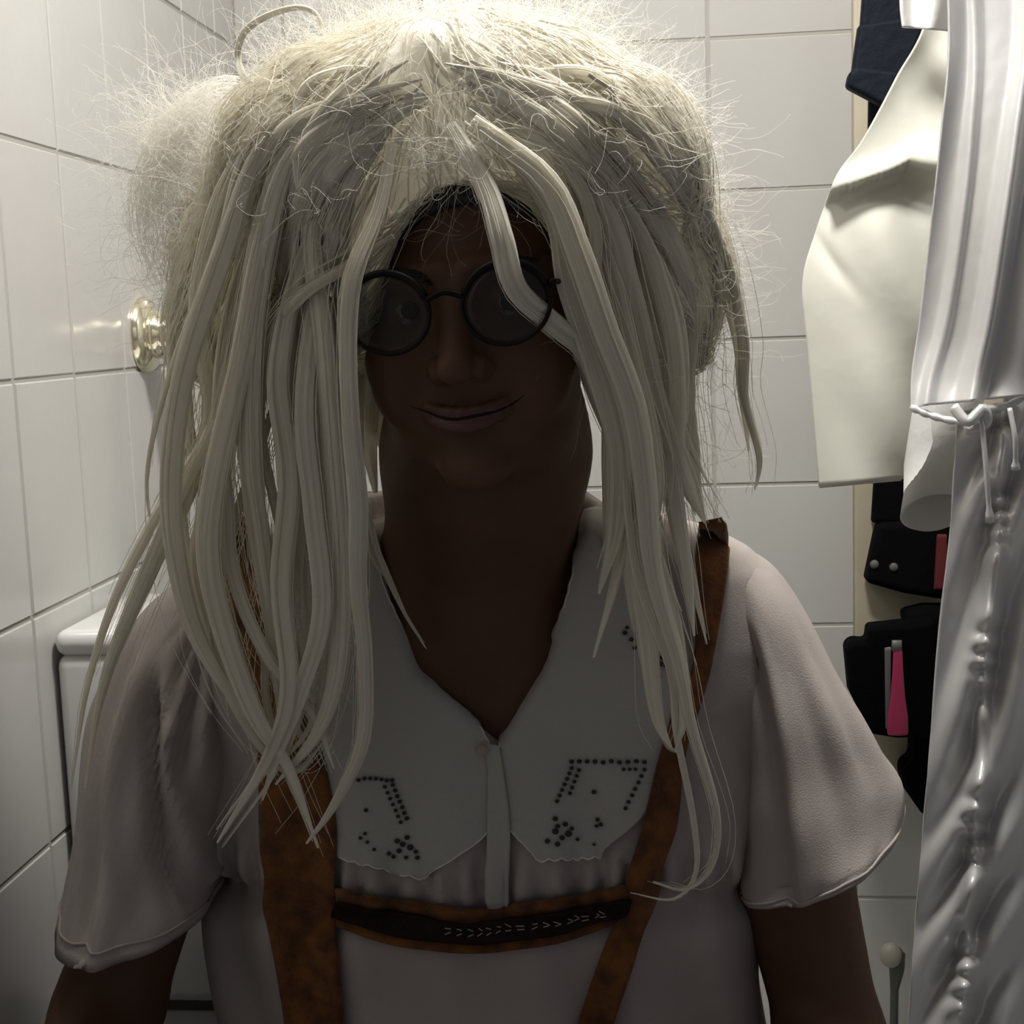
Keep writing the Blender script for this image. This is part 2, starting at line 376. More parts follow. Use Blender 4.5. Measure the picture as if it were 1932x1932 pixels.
# skin with lips tinted where the lips are
ms = MT['skin']; nt = ms.node_tree
person = fast_mesh('person', V, Q, [ms, MT['lip']])
loc = (V-HC) @ RH
cen = loc[Q].mean(1)
lip = (cen[:, 1] < -.079) & (np.abs(cen[:, 0]) < .031) & (cen[:, 2] < -.0710+7.5*cen[:, 0]**2+.0050*(1-(cen[:, 0]/.031)**2)) & (cen[:, 2] > -.0710+7.5*cen[:, 0]**2-.0092*(1-(cen[:, 0]/.029)**2))
person.data.polygons.foreach_set('material_index', lip.astype(np.int32))
tag(person, 'person in tangled platinum wig, round glasses, pale blouse and brown suspenders, leaning forward', 'person')
def part(name, V, Q, m, parent=None): return fast_mesh(name, V, Q, m, parent or person)
del full, G

# ---- eyes, brows, own hair
for s in (-1, 1):
    P0 = hw((s*.032, -.0765, -.0015)); mb = MB()
    def ball(c, r, n=16):
        return [[np.array(c)+r*np.array((math.sin(a)*math.cos(b), math.sin(a)*math.sin(b), math.cos(a))) for b in np.linspace(0, 2*math.pi, n, endpoint=False)] for a in np.linspace(.05, math.pi-.05, n)]
    mb.rings(ball(P0, .0118)); e = mb.build('eyeball', MT['eye'], person)
    d = nrm(-P0+CAM); mb = MB(); a1 = nrm(np.cross(d, (0, 0, 1))); a2 = np.cross(d, a1)
    mb.rings([[P0+d*(.0117+.0006*(1-q*q))+a1*math.cos(t)*q*.0056+a2*math.sin(t)*q*.0056 for t in np.linspace(0, 6.283, 20, endpoint=False)] for q in (1, .7, .4, .1)]); mb.build('iris', MT['iris'], e)
hv = BVHTree.FromPolygons([tuple(v) for v in V.tolist()], [tuple(q) for q in Q.tolist()])
def onface(x, z, off):
    d = Vector(RH @ np.array((0, 1., 0))); h = hv.ray_cast(Vector(hw((x, -.2, z))), d); return np.array(h[0]-d*off)
ML = [onface(x, -.0710+7.5*x*x+.0006*math.sin(x*200), -.0002) for x in np.linspace(-.038, .038, 31)]
MB().tube(ML, [.0003+.0010*(1-((i-15)/15)**2) for i in range(31)], 8, flat=.6).build('mouth_line', MT['band'], person)
def strands_mesh(L, n=3):
    """L: list of (points k x 3, radii k) -> vertices, quads"""
    VV = []; QQ = []; off = 0
    for P, r in L:
        P = np.asarray(P, float); k = len(P); T = np.gradient(P, axis=0); T /= np.linalg.norm(T, axis=1)[:, None]+1e-9
        a = np.cross(T, (.13, 1, .21)); a /= np.linalg.norm(a, axis=1)[:, None]+1e-9; b = np.cross(T, a)
        r = np.broadcast_to(np.asarray(r, float), (k,))[:, None, None]
        q = np.arange(n)*2*math.pi/n
        R_ = P[:, None, :]+r*(a[:, None, :]*np.cos(q)[None, :, None]+b[:, None, :]*np.sin(q)[None, :, None])
        VV.append(R_.reshape(-1, 3)); i = np.arange(k-1)[:, None]*n; j = np.arange(n)[None, :]
        QQ.append((np.stack([i+j, i+(j+1) % n, i+n+(j+1) % n, i+n+j], -1)).reshape(-1, 4)+off); off += k*n
    return np.vstack(VV), np.vstack(QQ)
for s in (-1, 1):
    L = []
    for i in range(150):
        u = rng.uniform(0, 1); x = .012+.036*u; z = .0165+.010*math.sin(u*2.2)-.002+rng.uniform(-.0028, .0028)*(1.1-u); 
        y = -.0925+.35*max(0, x-.012)+3.0*x*x
        p0 = hw((s*x, y, z)); p1 = hw((s*(x+.006), y+.0005, z+.0022*(1-u)-.001)); L.append(([p0, (p0+p1)/2+np.array((0, -.0012, 0)), p1], [.0005, .0005, .0002]))
    part('eyebrow', *strands_mesh(L), MT['dark'])
hx = ax((HC[0]-.1, HC[0]+.1, .0035)); hy = ax((.85, 1.09, .0035)); hz = ax((HC[2]-.06, HC[2]+.14, .0035)); HG = hl(grid(hx, hy, hz))
hc = head(HG, False)-.006+.0012*np.sin(HG[0]*260)
hc = smax(hc, -(head(HG, False)+.002), .002)
cut = np.minimum(HG[2]-.058-.18*HG[0]+8*HG[0]**2, 1.0); hc = smax(hc, -np.maximum(cut, HG[1]+.045), .006); hc = smax(hc, .025-HG[2], .006)
part('dark_hair', *snet(hc, hx, hy, hz), MT['dark'])

# ---- glasses
gl = MB()
lc = [hw((-.0375, -.1115, -.003)), hw((.0365, -.1115, -.003))]
exx = RH[:, 0]; ezz = RH[:, 2]; eyy = RH[:, 1]
def rim(c, s, q, k=1.0):
    return c+exx*math.cos(q)*.0268*k+ezz*(math.sin(q)*.0245*k+.001*math.cos(q)*s)+eyy*(.05*(math.cos(q)*.0268*s)*k*.9*(1 if True else 0))
def ring(c, s, k=1): return [rim(c, s, q, k) for q in np.linspace(0, 2*math.pi, 49)]
for c, s in zip(lc, (-1, 1)):
    gl.tube(ring(c, s), .0014, 8)
    gl.tube([rim(c, s, q, 1.0) for q in np.linspace(.35, 2.8, 20)], .0022, 8)
b0 = rim(lc[0], -1, .30); b1 = rim(lc[1], 1, math.pi-.30)
gl.tube(spline([b0, (b0+b1)/2+ezz*.0035-eyy*.001, b1], 14), .0020, 8)
for c, s in zip(lc, (-1, 1)):
    h0 = c+exx*s*.0268+ezz*.010; gl.tube(spline([h0, h0+exx*s*.004+eyy*.006, hw((s*.076, -.04, .006)), hw((s*.078, .012, .002)), hw((s*.076, .035, -.022))], 24), .0018, 8)
glasses = gl.build('glasses', MT['frame'], person)
for c, s in zip(lc, (-1, 1)):
    V = [c-eyy*.0012]; 
    mb = MB(); mb.rings([[rim(c, s, q, k)-eyy*(.0018*(1-k*k)-dz) for q in np.linspace(0, 2*math.pi, 32, endpoint=False)] for k, dz in ((.05, .0), (.4, 0), (.75, 0), (.985, 0), (.985, .0012), (.75, .0012), (.4, .0012), (.05, .0012))])
    mb.build('lens', MT['lens'], glasses)

# ---- blouse torso
bx = ax((-.56, .30, .0048)); by = ax((.92, 1.24, .0048)); bz = ax((.46, rows[-1, 0]+.02, .0048)); BG = grid(bx, by, bz)
bf = blouse_sdf(BG)
# V opening: wedge in front, cut along the lines seen
def side(P, A, B):                              # signed distance in x/z from line A->B
    d = np.array((B[0]-A[0], B[2]-A[2])); n = nrm((-d[1], d[0])); return (P[0]-A[0])*n[0]+(P[2]-A[2])*n[1]
vp = [at(668, 940, .99), at(778, 1275, .975), at(943, 1420, .965), at(1030, 1275, .975), at(1118, 940, .99)]
wedge = BG[1]-1.06
for A_, B_ in zip(vp[:-1], vp[1:]): wedge = np.maximum(wedge, -side(BG, A_, B_))
wedge = np.minimum(wedge, np.maximum(np.sqrt((BG[0]-NB[0])**2+(BG[1]-1.045)**2)-.082, at(900, 1000, 1.0)[2]-BG[2]))
bf = smax(bf, -wedge, .004)
Vb, Qb = snet(bf, bx, by, bz)
blouse = part('blouse', Vb, Qb, MT['blouse'])
bvh = BVHTree.FromPolygons([tuple(v) for v in Vb.tolist()], [tuple(q) for q in Qb.tolist()])
def hit(px, py, off=.003, dflt=.985):
    d = Vector(ray(px, py)).normalized(); h = bvh.ray_cast(Vector(CAM), d)
    p = np.array(h[0]) if h[0] is not None and h[0][1] < 1.12 else at(px, py, dflt)
    n = np.array(h[1]) if h[0] is not None and h[1].dot(d) < 0 else -np.array(d)
    return p+nrm(n*.4-np.array(d)*.6)*off
def sheet(name, Lf, Rt, nu, nv, m, off=.004, th=.0025, parent=None, wob=None, dep=None, smooth_it=2):
    """cloth strip lying on the blouse between two edge lines"""
    A = spline(Lf, nv); B = spline(Rt, nv); V = np.zeros((nv, nu, 3))
    for i in range(nv):
        for j in range(nu):
            u = j/(nu-1); p = A[i]*(1-u)+B[i]*u
            if wob is not None: p = p+wob(u, i/(nv-1))
            V[i, j] = hit(p[0], p[1], off)
    for _ in range(smooth_it):
        Yd = V.copy(); Yd[1:-1] = (V[:-2]+V[1:-1]*2+V[2:])/4; W_ = Yd.copy(); W_[:, 1:-1] = (Yd[:, :-2]+Yd[:, 1:-1]*2+Yd[:, 2:])/4; V = V*.0+W_
    Q = [(i*nu+j, (i+1)*nu+j, (i+1)*nu+j+1, i*nu+j+1) for i in range(nv-1) for j in range(nu-1)]
    o = part(name, V.reshape(-1, 3), np.array(Q), m, parent)
    s = o.modifiers.new('thickness', 'SOLIDIFY'); s.thickness = th; s.offset = 1 if True else 0
    return o
scal = lambda px, a, ph=0: a*abs(math.sin(px*math.pi/26+ph))
def wobL(u, v): 
    e = np.zeros(2)
    if u > .96: e = np.array((3.5*abs(math.sin(v*100)), -3*abs(math.sin(v*100))))
    if v > .985: e = e+np.array((0, 5*abs(math.sin(u*19))))
    return e
cl = sheet('collar', [(545, 975), (555, 1120), (585, 1300), (622, 1450), (636, 1560), (645, 1615)], [(683, 965), (722, 1110), (795, 1275), (900, 1375), (932, 1450), (925, 1560), (800, 1655)], 70, 120, MT['collar'], wob=wobL)
cl['label'] = 'left half of the white cutwork collar'
pl = sheet('collar', [(1108, 965), (1080, 1110), (1025, 1270), (945, 1412), (938, 1520), (1015, 1618)], [(1235, 975), (1265, 1120), (1270, 1290), (1245, 1440), (1215, 1530), (1130, 1612)], 70, 120, MT['collar'], wob=lambda u, v: np.array((-3.5*abs(math.sin(v*90)) if u < .04 else 0, 6*abs(math.sin(u*17)) if v > .985 else 0)))
pl['label'] = 'right half of the white cutwork collar'
pk = sheet('button_placket', [(912, 1400), (922, 1450), (918, 1550), (922, 1705)], [(945, 1410), (952, 1450), (965, 1550), (968, 1705)], 8, 40, MT['collar'], off=.0070, th=.002, wob=lambda u, v: np.array((2.5*math.sin(v*70) if u < .1 else 0, 0)))
def lace(o, nu, nv, col_):
    me = o.data; g = np.array([v.co for v in me.vertices]).reshape(nv, nu, 3); back = nrm(CAM-g.mean((0, 1)))*.0026
    L_ = [(g[-1]+back, .00075), (g[:, col_]+back, .00065)]
    part('lace_edge', *strands_mesh(L_, 6), MT['lace'], o)
lace(cl, 70, 120, -1); lace(pl, 70, 120, 0)
def eyelets(parent, pts):
    mb = MB()
    for x, y, r in pts:
        c = hit(x, y, .0088); d = nrm(CAM-c); a = nrm(np.cross(d, (0, 0, 1))); b = np.cross(d, a); rr = r*.98/F
        al = rng.uniform(0, 3)
        mb.rings([[c+dd+a*math.cos(t)*rr*k*1.1+b*math.sin(t)*rr*k*.95 for t in np.linspace(0, 6.283, 10, endpoint=False)] for k, dd in ((1, -d*.003), (1, 0*d))])
    mb.build('eyelet_lace', MT['hole'], parent)
E = []
for i in range(8): E.append((668+i*10.5, 1468+rng.uniform(-2, 2), 4))
for i in range(7): E += [(742+i*4.6, 1478+i*10.5, 4.2), (727+i*5, 1482+i*11, 3.6)]
for _ in range(1): E += [(692, 1526, 4), (690, 1570, 3.5), (683, 1578, 3.5), (695, 1586, 3.5), (705, 1600, 3.5), (733, 1606, 4.2), (750, 1583, 5), (770, 1577, 5), (762, 1590, 5.5), (776, 1596, 6), (755, 1602, 5), (745, 1612, 4), (768, 1615, 4), (788, 1615, 4.5), (786, 1604, 4)]
E += [(601+rng.uniform(-4, 8), 1165+i*9, 3.5) for i in range(12)]
eyelets(cl, E)
E = [(1078+i*15, 1434-rng.uniform(-2, 2), 4.5) for i in range(10)]
E += [(1078-i*4.8, 1446+i*10.5, 4) for i in range(7)]+[(1092-i*4.6, 1450+i*11, 3.8) for i in range(5)]
E += [(1213-i*5.5, 1450+i*12, 4) for i in range(7)]+[(1175+i*11, 1449, 3.5) for i in range(3)]
E += [(1121, 1491, 4.5), (1128, 1543, 4), (1134, 1552, 4), (1126, 1555, 3.5), (1046, 1542, 5), (1050, 1556, 4.5), (1064, 1552, 5), (1046, 1566, 6), (1070, 1570, 6.5), (1058, 1578, 5), (1033, 1584, 5), (1050, 1590, 5), (1076, 1560, 4), (1088, 1580, 3.5), (1120, 1590, 3)]
E += [(1225, 1170, 7), (1218, 1112, 4), (1226, 1106, 4), (1210, 1124, 4), (1178, 1194, 4.5), (1190, 1206, 4.5), (1196, 1222, 4), (1182, 1184, 3.5), (1234, 1245, 6), (1243, 1252, 6), (1236, 1264, 5.5), (1248, 1240, 5), (1240, 1276, 5), (1254, 1256, 4)]
eyelets(pl, E)
bt = hit(910, 1412, .011); d = nrm(CAM-bt)
MB().tube([bt, bt+d*.003], .0042, 16).build('collar_button', MT['stitch'], person)

# ---- suspenders and chest band
st1 = sheet('suspender_strap', [(455, 975), (420, 1030), (418, 1120), (452, 1250), (492, 1400), (500, 1560), (505, 1700), (545, 1932), (560, 2050)], [(490, 965), (508, 1030), (515, 1120), (520, 1250), (600, 1400), (640, 1550), (638, 1700), (655, 1932), (660, 2050)], 12, 80, MT['suede'], off=.007, th=.004)
st1['label'] = 'left brown suede suspender strap'
st2 = sheet('suspender_strap', [(1318, 985), (1308, 1060), (1305, 1250), (1245, 1410), (1208, 1560), (1172, 1700), (1085, 1932), (1050, 2050)], [(1362, 975), (1372, 1020), (1338, 1250), (1292, 1410), (1268, 1560), (1222, 1700), (1158, 1932), (1120, 2050)], 10, 80, MT['suede'], off=.007, th=.004)
st2['label'] = 'right brown suede suspender strap'
T_ = [(632, 1672), (700, 1688), (780, 1697), (880, 1712), (980, 1700), (1080, 1688), (1178, 1668)]
B_ = [(632, 1745), (700, 1772), (780, 1788), (880, 1796), (980, 1790), (1080, 1772), (1178, 1740)]
bk = sheet('chest_band', T_, B_, 10, 60, MT['suede'], off=.010, th=.003)
T2 = [(632, 1690), (700, 1705), (780, 1716), (880, 1738), (980, 1722), (1080, 1705), (1178, 1690)]
B2 = [(632, 1728), (700, 1755), (780, 1772), (880, 1780), (980, 1775), (1080, 1757), (1178, 1724)]
bd = sheet('band_trim', T2, B2, 8, 60, MT['band'], off=.0155, th=.002, parent=bk)
stt = []
tp, bp_ = spline(T2, 60), spline(B2, 60)
for i in range(26, 58, 2):
    c = (tp[i]*.5+bp_[i]*.5); 
    for s in (-1, 1):
        a = hit(c[0]-5, c[1]+s*7, .0182); b = hit(c[0]+5, c[1]+s*3, .0182); stt.append(([a, (a+b)/2, b], .00045))
part('stitching', *strands_mesh(stt, 5), MT['stitch'], bk)

# ---- sleeves
VAL = {1: [(-.25, .30, .95, .95, .26, .12), (-.75, .25, -.1, 1.05, .12, .12), (.30, .18, .55, .6, .18, .09), (.05, .12, .2, .5, .10, .06), (-.3, .1, -.2, .35, .06, .04)], 5: [(-.35, .15, -.6, 1.05, .13, .12), (.35, .3, .1, 1.05, .06, .14), (.75, .2, .7, .7, .05, .08)]}
def sleeve(rg, seed, ph):
    n = 72; K = spline(rg, 46); rings_o = []
    rr = np.random.default_rng(seed); 
    for i, (xa, ya, xb, yb, Y, ry) in enumerate(K):
        t = i/45; A = at(xa, ya, Y); B = at(xb, yb, Y); c = (A+B)/2; u = (B-A)/2; v = np.array((0, -ry, 0.0)); ring_ = []
        for q in np.linspace(0, 2*math.pi, n, endpoint=False):
            f = 1+(.035*math.sin(q*5+ph+t*5)+.022*math.sin(q*9-t*7+ph)+.02*math.sin(q*3+t*11))*(.35+t*.65)*(1 if t < .93 else .8)
            f *= 1+.02*math.sin(t*26+q*2)*(1-t)
            if math.sin(q) > 0:
                for c0_, t0_, c1_, t1_, dpt, wd in VAL[seed]:
                    cc = c0_+(c1_-c0_)*(t-t0_)/(t1_-t0_); e_ = min(1, max(0, (t-t0_)/.12))*min(1, max(0, (t1_-t)/.12))
                    f *= 1-dpt*e_*math.exp(-((math.cos(q)-cc)/wd)**2)+.6*dpt*e_*math.exp(-((math.cos(q)-cc-2*wd)/wd)**2)
            ring_.append(c+(u*math.cos(q)+v*math.sin(q))*f)
        rings_o.append(ring_)
    # turn the hem in for thickness
    c = np.mean(rings_o[-1], axis=0)
    for k, dz in ((.985, .002), (.95, .003), (.93, .012)):
        rings_o.append([c+(np.array(p)-c)*k+np.array((0, 0, dz)) for p in rings_o[-1 if k == .985 else 45]])
    mb = MB(); mb.rings(rings_o, cap=False); mb.build('sleeve', MT['blouse'], person)
    hem = MB()
    R0 = np.array(rings_o[43]); c0 = R0.mean(0); R0 = c0+(R0-c0)*1.008
    hem.tube(np.vstack([R0, R0[:1]]), .0011, 6); hem.build('sleeve_hem', MT['blouse'], person)
sleeve([(455, 1075, 430, 1190, 1.075, .035), (350, 1085, 470, 1240, 1.07, .060), (262, 1165, 482, 1330, 1.06, .075), (205, 1270, 468, 1420, 1.05, .083), (172, 1400, 440, 1520, 1.04, .086), (158, 1560, 412, 1630, 1.025, .088), (132, 1728, 402, 1708, 1.015, .102)], 1, .4)
sleeve([(1330, 1070, 1385, 1025, 1.075, .035), (1360, 1180, 1470, 1080, 1.075, .058), (1375, 1310, 1545, 1200, 1.07, .072), (1380, 1440, 1612, 1320, 1.065, .080), (1385, 1550, 1665, 1415, 1.06, .084), (1390, 1640, 1700, 1480, 1.055, .085), (1400, 1680, 1698, 1530, 1.05, .085)], 5, 2.1)
# trousers below the frame
tx = ax((-.62, .42, .011)); ty = ax((.60, 1.38, .011)); tz = ax((.08, .66, .011)); TG = grid(tx, ty, tz)
tf = smin(legs(TG, .012), cap(TG, HIPS+np.array((-.06, .0, .0)), HIPS+np.array((.06, 0, .0)), .112, .112), .05)
tf = np.maximum(tf, .115-TG[2])
part('trousers', *snet(tf, tx, ty, tz), MT['denim'])

# ------------------------------------------------------------------ the wig
WC = at(850, 420, 1.0)
wx = ax((WC[0]-.22, WC[0]+.22, .0045)); wy = ax((.82, 1.16, .0045)); wz = ax((WC[2]-.22, WC[2]+.17, .0045)); WG = grid(wx, wy, wz)
X, Yg, Z = WG
wf = ell(WG, WC+np.array((0, .01, .0)), (.158, .135, .128))
wf = smin(wf, ell(WG, at(560, 560, 1.0), (.085, .085, .11)), .03)
wf = smin(wf, ell(WG, at(1165, 500, 1.0), (.070, .080, .10)), .03)
wf = smin(wf, ell(WG, at(870, 200, .97), (.11, .09, .055)), .03)
wf = smin(wf, ell(WG, at(620, 300, .93), (.07, .055, .06)), .03)
wf = smin(wf, ell(WG, at(1090, 300, .93), (.08, .055, .06)), .03)
nz = .003*np.sin(X*75+9*Z)*np.sin(Z*60+Yg*30)+.002*np.sin(X*170+Z*40)*np.cos(Yg*120)
wf = wf+nz
# opening for the face
fc = at(895, 640, .86); 
op = np.maximum(ell(WG, np.array((fc[0], .84, fc[2])), (.0745, .16, .101)), Yg-1.04)
wf = smax(wf, -op, .008)
wf = smax(wf, (HC[2]-.045)-Z+.35*np.maximum(0, .99-Yg), .02)
hs = head(hl(WG), False)+.0; wf = smax(wf, -(hs-.007), .003)
nk = np.maximum(np.sqrt((X-HC[0])**2+(Yg-1.01)**2)-.078, Z-HC[2]+.06); wf = smax(wf, -nk, .004)
wig = part('wig', *snet(wf, wx, wy, wz), MT['hair'])
Vw = np.array([v.co for v in wig.data.vertices]); 
wbvh = BVHTree.FromPolygons([tuple(v.co) for v in wig.data.vertices], [tuple(p.vertices) for p in wig.data.polygons])
def wfront(px, py, lift=.004):
    d = Vector(ray(px, py)).normalized(); h = wbvh.ray_cast(Vector(CAM), d)
    return None if h[0] is None else h[0].y-lift

STR = []
def lock(pts, w0, seed, n_str=26, strands=STR, minw=.12, flat=.34, name='hair_lock'):
    """pts: (px, py, depth, relative width); w0 full width in pixels"""
    P = spline(pts, 60); rl = P[:, 3]; C_ = np.array([at(p[0], p[1], p[2]) for p in P])
    t = np.linspace(0, 1, 60); w = w0*rl*P[:, 2]/F/2
    T = np.gradient(C_, axis=0); T /= np.linalg.norm(T, axis=1)[:, None]
    tw = .35*vnoise(t*3+seed, seed)
    a = np.cross(T, (0, 1, 0)); a /= np.linalg.norm(a, axis=1)[:, None]; b = np.cross(T, a)
    a2 = a*np.cos(tw)[:, None]+b*np.sin(tw)[:, None]; b2 = -a*np.sin(tw)[:, None]+b*np.cos(tw)[:, None]
    n = 30; q = np.arange(n)*2*math.pi/n; rr = np.random.default_rng(seed); ridge = 1+rr.uniform(-.22, .12, n)
    R_ = C_[:, None, :]+w[:, None, None]*(a2[:, None, :]*(np.cos(q)*ridge)[None, :, None]+b2[:, None, :]*(np.sin(q)*flat*(1+2*(ridge-1)))[None, :, None])
    i = np.arange(59)[:, None]*n; j = np.arange(n)[None, :]
    Q = np.stack([i+j, i+(j+1) % n, i+n+(j+1) % n, i+n+j], -1).reshape(-1, 4)
    o = part(name, R_.reshape(-1, 3), Q, MT['hair'], wig)
    for _ in range(n_str):
        ph = rr.uniform(-1, 1); dz = rr.uniform(-1.2, 1.2); s = rr.integers(0, 60)
        off = ph*(1.0+.35*vnoise(t*4+s, s+1)); e = rr.uniform(.75, 1.0); k = int(60*e)
        fl = .0012*rr.uniform(-1, 1)*np.linspace(0, 1, 60)**2
        pp = C_+a2*(off*w*.98+fl)[:, None]+b2*(dz*w*flat+.3*fl)[:, None]
        strands.append((pp[:k:2], np.linspace(1, .45, 60)[:k:2]*.00032))
    return o
def G_(L, ys_=None): return L
def lk(xy, Y, w, seed, ws=None, n_str=26):
    k = len(xy)
    if np.isscalar(Y): Y = [Y]*k
    Yv = np.interp(np.linspace(0, 1, k), np.linspace(0, 1, len(Y)), Y)
    if ws is None: ws = [.15, .9, 1, 1, .75, .10]
    W = np.interp(np.linspace(0, 1, k), np.linspace(0, 1, len(ws)), ws)
    pts = []
    for (x, y), yy, ww in zip(xy, Yv, W):
        f = wfront(x, y)
        if f is not None and f < yy: yy = f
        pts.append((x, y, yy, ww))
    return lock(pts, w, seed, n_str)
Y1 = (.89, .87, .88, .90, .925)
LK = [
 ([(742, 270), (715, 400), (668, 520), (657, 640), (662, 800), (676, 950), (676, 1100), (690, 1250), (685, 1400), (630, 1520), (578, 1592)], (.87, .835, .85, .88, .90), 48, [.5, .9, .9, 1, .8, .7, .12]),
 ([(700, 190), (560, 280), (500, 450), (455, 680), (405, 900), (392, 1050), (425, 1200), (482, 1350), (545, 1450), (600, 1600)], Y1, 60, None),
 ([(650, 190), (500, 270), (420, 480), (348, 700), (322, 900), (332, 1050), (372, 1200), (450, 1330), (510, 1410)], Y1, 50, None),
 ([(600, 180), (440, 320), (375, 560), (400, 780), (350, 930), (275, 1090), (205, 1260), (168, 1420)], (.92, .9, .92, .94, .95), 50, None),
 ([(640, 210), (500, 420), (452, 650), (412, 800), (330, 960), (262, 1120), (195, 1290), (160, 1490)], (.9, .89, .9, .93, .95), 44, None),
 ([(690, 240), (575, 480), (525, 700), (545, 900), (530, 1100), (545, 1300), (505, 1430), (410, 1590)], Y1, 56, None),
 ([(700, 270), (612, 500), (575, 750), (590, 950), (608, 1150), (570, 1300), (525, 1420), (495, 1510)], Y1, 50, None),
 ([(680, 240), (592, 420), (612, 640), (628, 850), (642, 1050), (638, 1250), (600, 1380), (520, 1480)], Y1, 58, None),
 ([(742, 445), (660, 500), (570, 555), (510, 640), (488, 800), (520, 960), (540, 1100)], (.86, .87, .89, .91), 38, [.3, .8, 1, .8, .2]),
 ([(620, 190), (530, 360), (482, 600), (472, 850), (488, 1000), (515, 1200), (530, 1380)], Y1, 60, None),
 ([(560, 250), (445, 540), (412, 760), (428, 940), (440, 1080), (500, 1230), (590, 1350), (630, 1450)], (.9, .89, .9, .92), 36, None),
 ([(690, 950), (712, 1040), (760, 1150), (805, 1225)], (.9, .925, .94), 14, [.8, 1, .6, .1]),
 ([(640, 560), (660, 760), (675, 900), (700, 1040), (735, 1100)], (.90, .91, .93), 26, [.8, 1, .7, .1]),
 ([(560, 600), (505, 800), (440, 990), (400, 1150), (430, 1300), (505, 1425), (560, 1455), (610, 1400)], (.9, .91, .93), 24, None),
 ([(520, 500), (560, 780), (560, 1000), (520, 1180), (545, 1330), (590, 1440)], (.91, .92, .93), 34, None),
 ([(480, 420), (360, 620), (355, 800), (390, 960), (375, 1080), (420, 1240), (470, 1340)], (.92, .93, .94), 30, None),
 ([(420, 380), (340, 560), (330, 720), (345, 840), (318, 960)], (.94, .95, .95), 34, None),
 ([(600, 700), (600, 850), (575, 1000), (520, 1150), (500, 1300), (540, 1460), (585, 1560)], (.92, .93, .93), 24, None),
 # right side
 ([(850, 235), (915, 345), (948, 450), (975, 545), (1050, 615), (1110, 672), (1155, 800), (1180, 960), (1165, 1080), (1120, 1240)], (.87, .835, .85, .88, .91, .93), 54, [.6, .9, 1, .9, .9, .8, .6, .1]),
 ([(890, 230), (1030, 340), (1092, 480), (1140, 620), (1192, 760), (1215, 900), (1232, 1080), (1280, 1250), (1305, 1370), (1352, 1530), (1345, 1630), (1295, 1678), (1232, 1664)], (.86, .85, .87, .90, .92, .92), 62, [.6, 1, 1, 1, .9, .6, .4, .22, .16, .05]),
 ([(900, 225), (1040, 390), (1075, 540), (1128, 690), (1170, 850), (1162, 1000), (1130, 1120)], (.87, .86, .88, .92), 62, None),
 ([(940, 215), (1120, 370), (1190, 560), (1232, 740), (1290, 900), (1328, 985)], (.88, .88, .91, .94), 54, None),
 ([(960, 210), (1165, 380), (1250, 560), (1275, 740), (1268, 900), (1292, 1060), (1310, 1200)], (.89, .9, .92, .93), 50, None),
 ([(1150, 180), (1290, 330), (1368, 480), (1402, 640), (1402, 740), (1432, 860), (1424, 925)], (.96, .97, .97), 26, [.6, .6, .8, 1, .8, .6, .1]),
 ([(1100, 230), (1240, 400), (1300, 560), (1295, 740), (1308, 850), (1325, 960)], (.94, .95, .96), 40, None),
 ([(990, 225), (1130, 450), (1195, 700), (1232, 900), (1205, 1050), (1222, 1200), (1240, 1350), (1268, 1415)], (.88, .88, .91, .93), 56, None),
 ([(1010, 350), (1100, 520), (1150, 720), (1195, 860), (1218, 1000), (1265, 1160), (1290, 1330), (1275, 1420)], (.87, .88, .91, .92), 50, None),
 ([(1110, 140), (1162, 190), (1150, 300), (1155, 480)], .88, 9, [.8, 1, 1, .3]),
 ([(1090, 660), (1130, 770), (1165, 840), (1225, 870), (1250, 810)], (.9, .92, .93), 28, [1, 1, .7, .4, .1]),
 ([(960, 260), (1060, 300), (1120, 420), (1125, 560), (1165, 690), (1240, 690)], (.87, .87, .9), 30, [.6, 1, 1, .6, .1]),
 ([(1220, 1200), (1232, 1310), (1255, 1400), (1285, 1420)], (.93, .93), 10, [.8, 1, .7, .2]),
 # loop at the crown
 ([(560, 190), (480, 165), (450, 120), (458, 65), (500, 32), (560, 14), (598, 28), (606, 62)], (.95, .96, .95), 14, [1, 1, .9, .7, .3]),
]
for i, (xy, Y, w, ws) in enumerate(LK): lk(xy, Y, w*(.80 if w > 20 else 1), 11+i*3, ws)
for i in range(30):                            # thinner locks between the big ones
    xy, Y, w, ws = LK[int(rng.integers(1, 18) if i % 2 else rng.integers(18, 27))]
    j = rng.normal(0, 1, 2)*np.array((34, 18)); g = rng.uniform(.8, 1.12); n_ = len(xy); e_ = int(rng.integers(max(5, n_-3), n_+1))
    q = [(x+j[0]*(.4+.9*k/n_)+12*math.sin(k*1.7+i), y+j[1]*k/n_) for k, (x, y) in enumerate(xy[:e_])]
    lk(q, [float(v)+.012 for v in np.atleast_1d(Y)], rng.uniform(9, 26), 700+i*2, None, 10)
for i, (xs_, ye_) in enumerate([(540, 1050), (585, 1120), (630, 1150), (665, 1020), (700, 930), (720, 860), (1125, 760), (1150, 1080), (1190, 1120), (1235, 1050), (1275, 960), (480, 1020), (430, 960)]):
    lk([(xs_+(850-xs_)*.25, 560), (xs_, 700), (xs_+10*math.sin(i), (700+ye_)/2), (xs_+(8 if xs_ < 800 else -8), ye_)], [1.03, 1.02, 1.0], 46, 900+i*3, [.7, 1, .9, .2], 14)
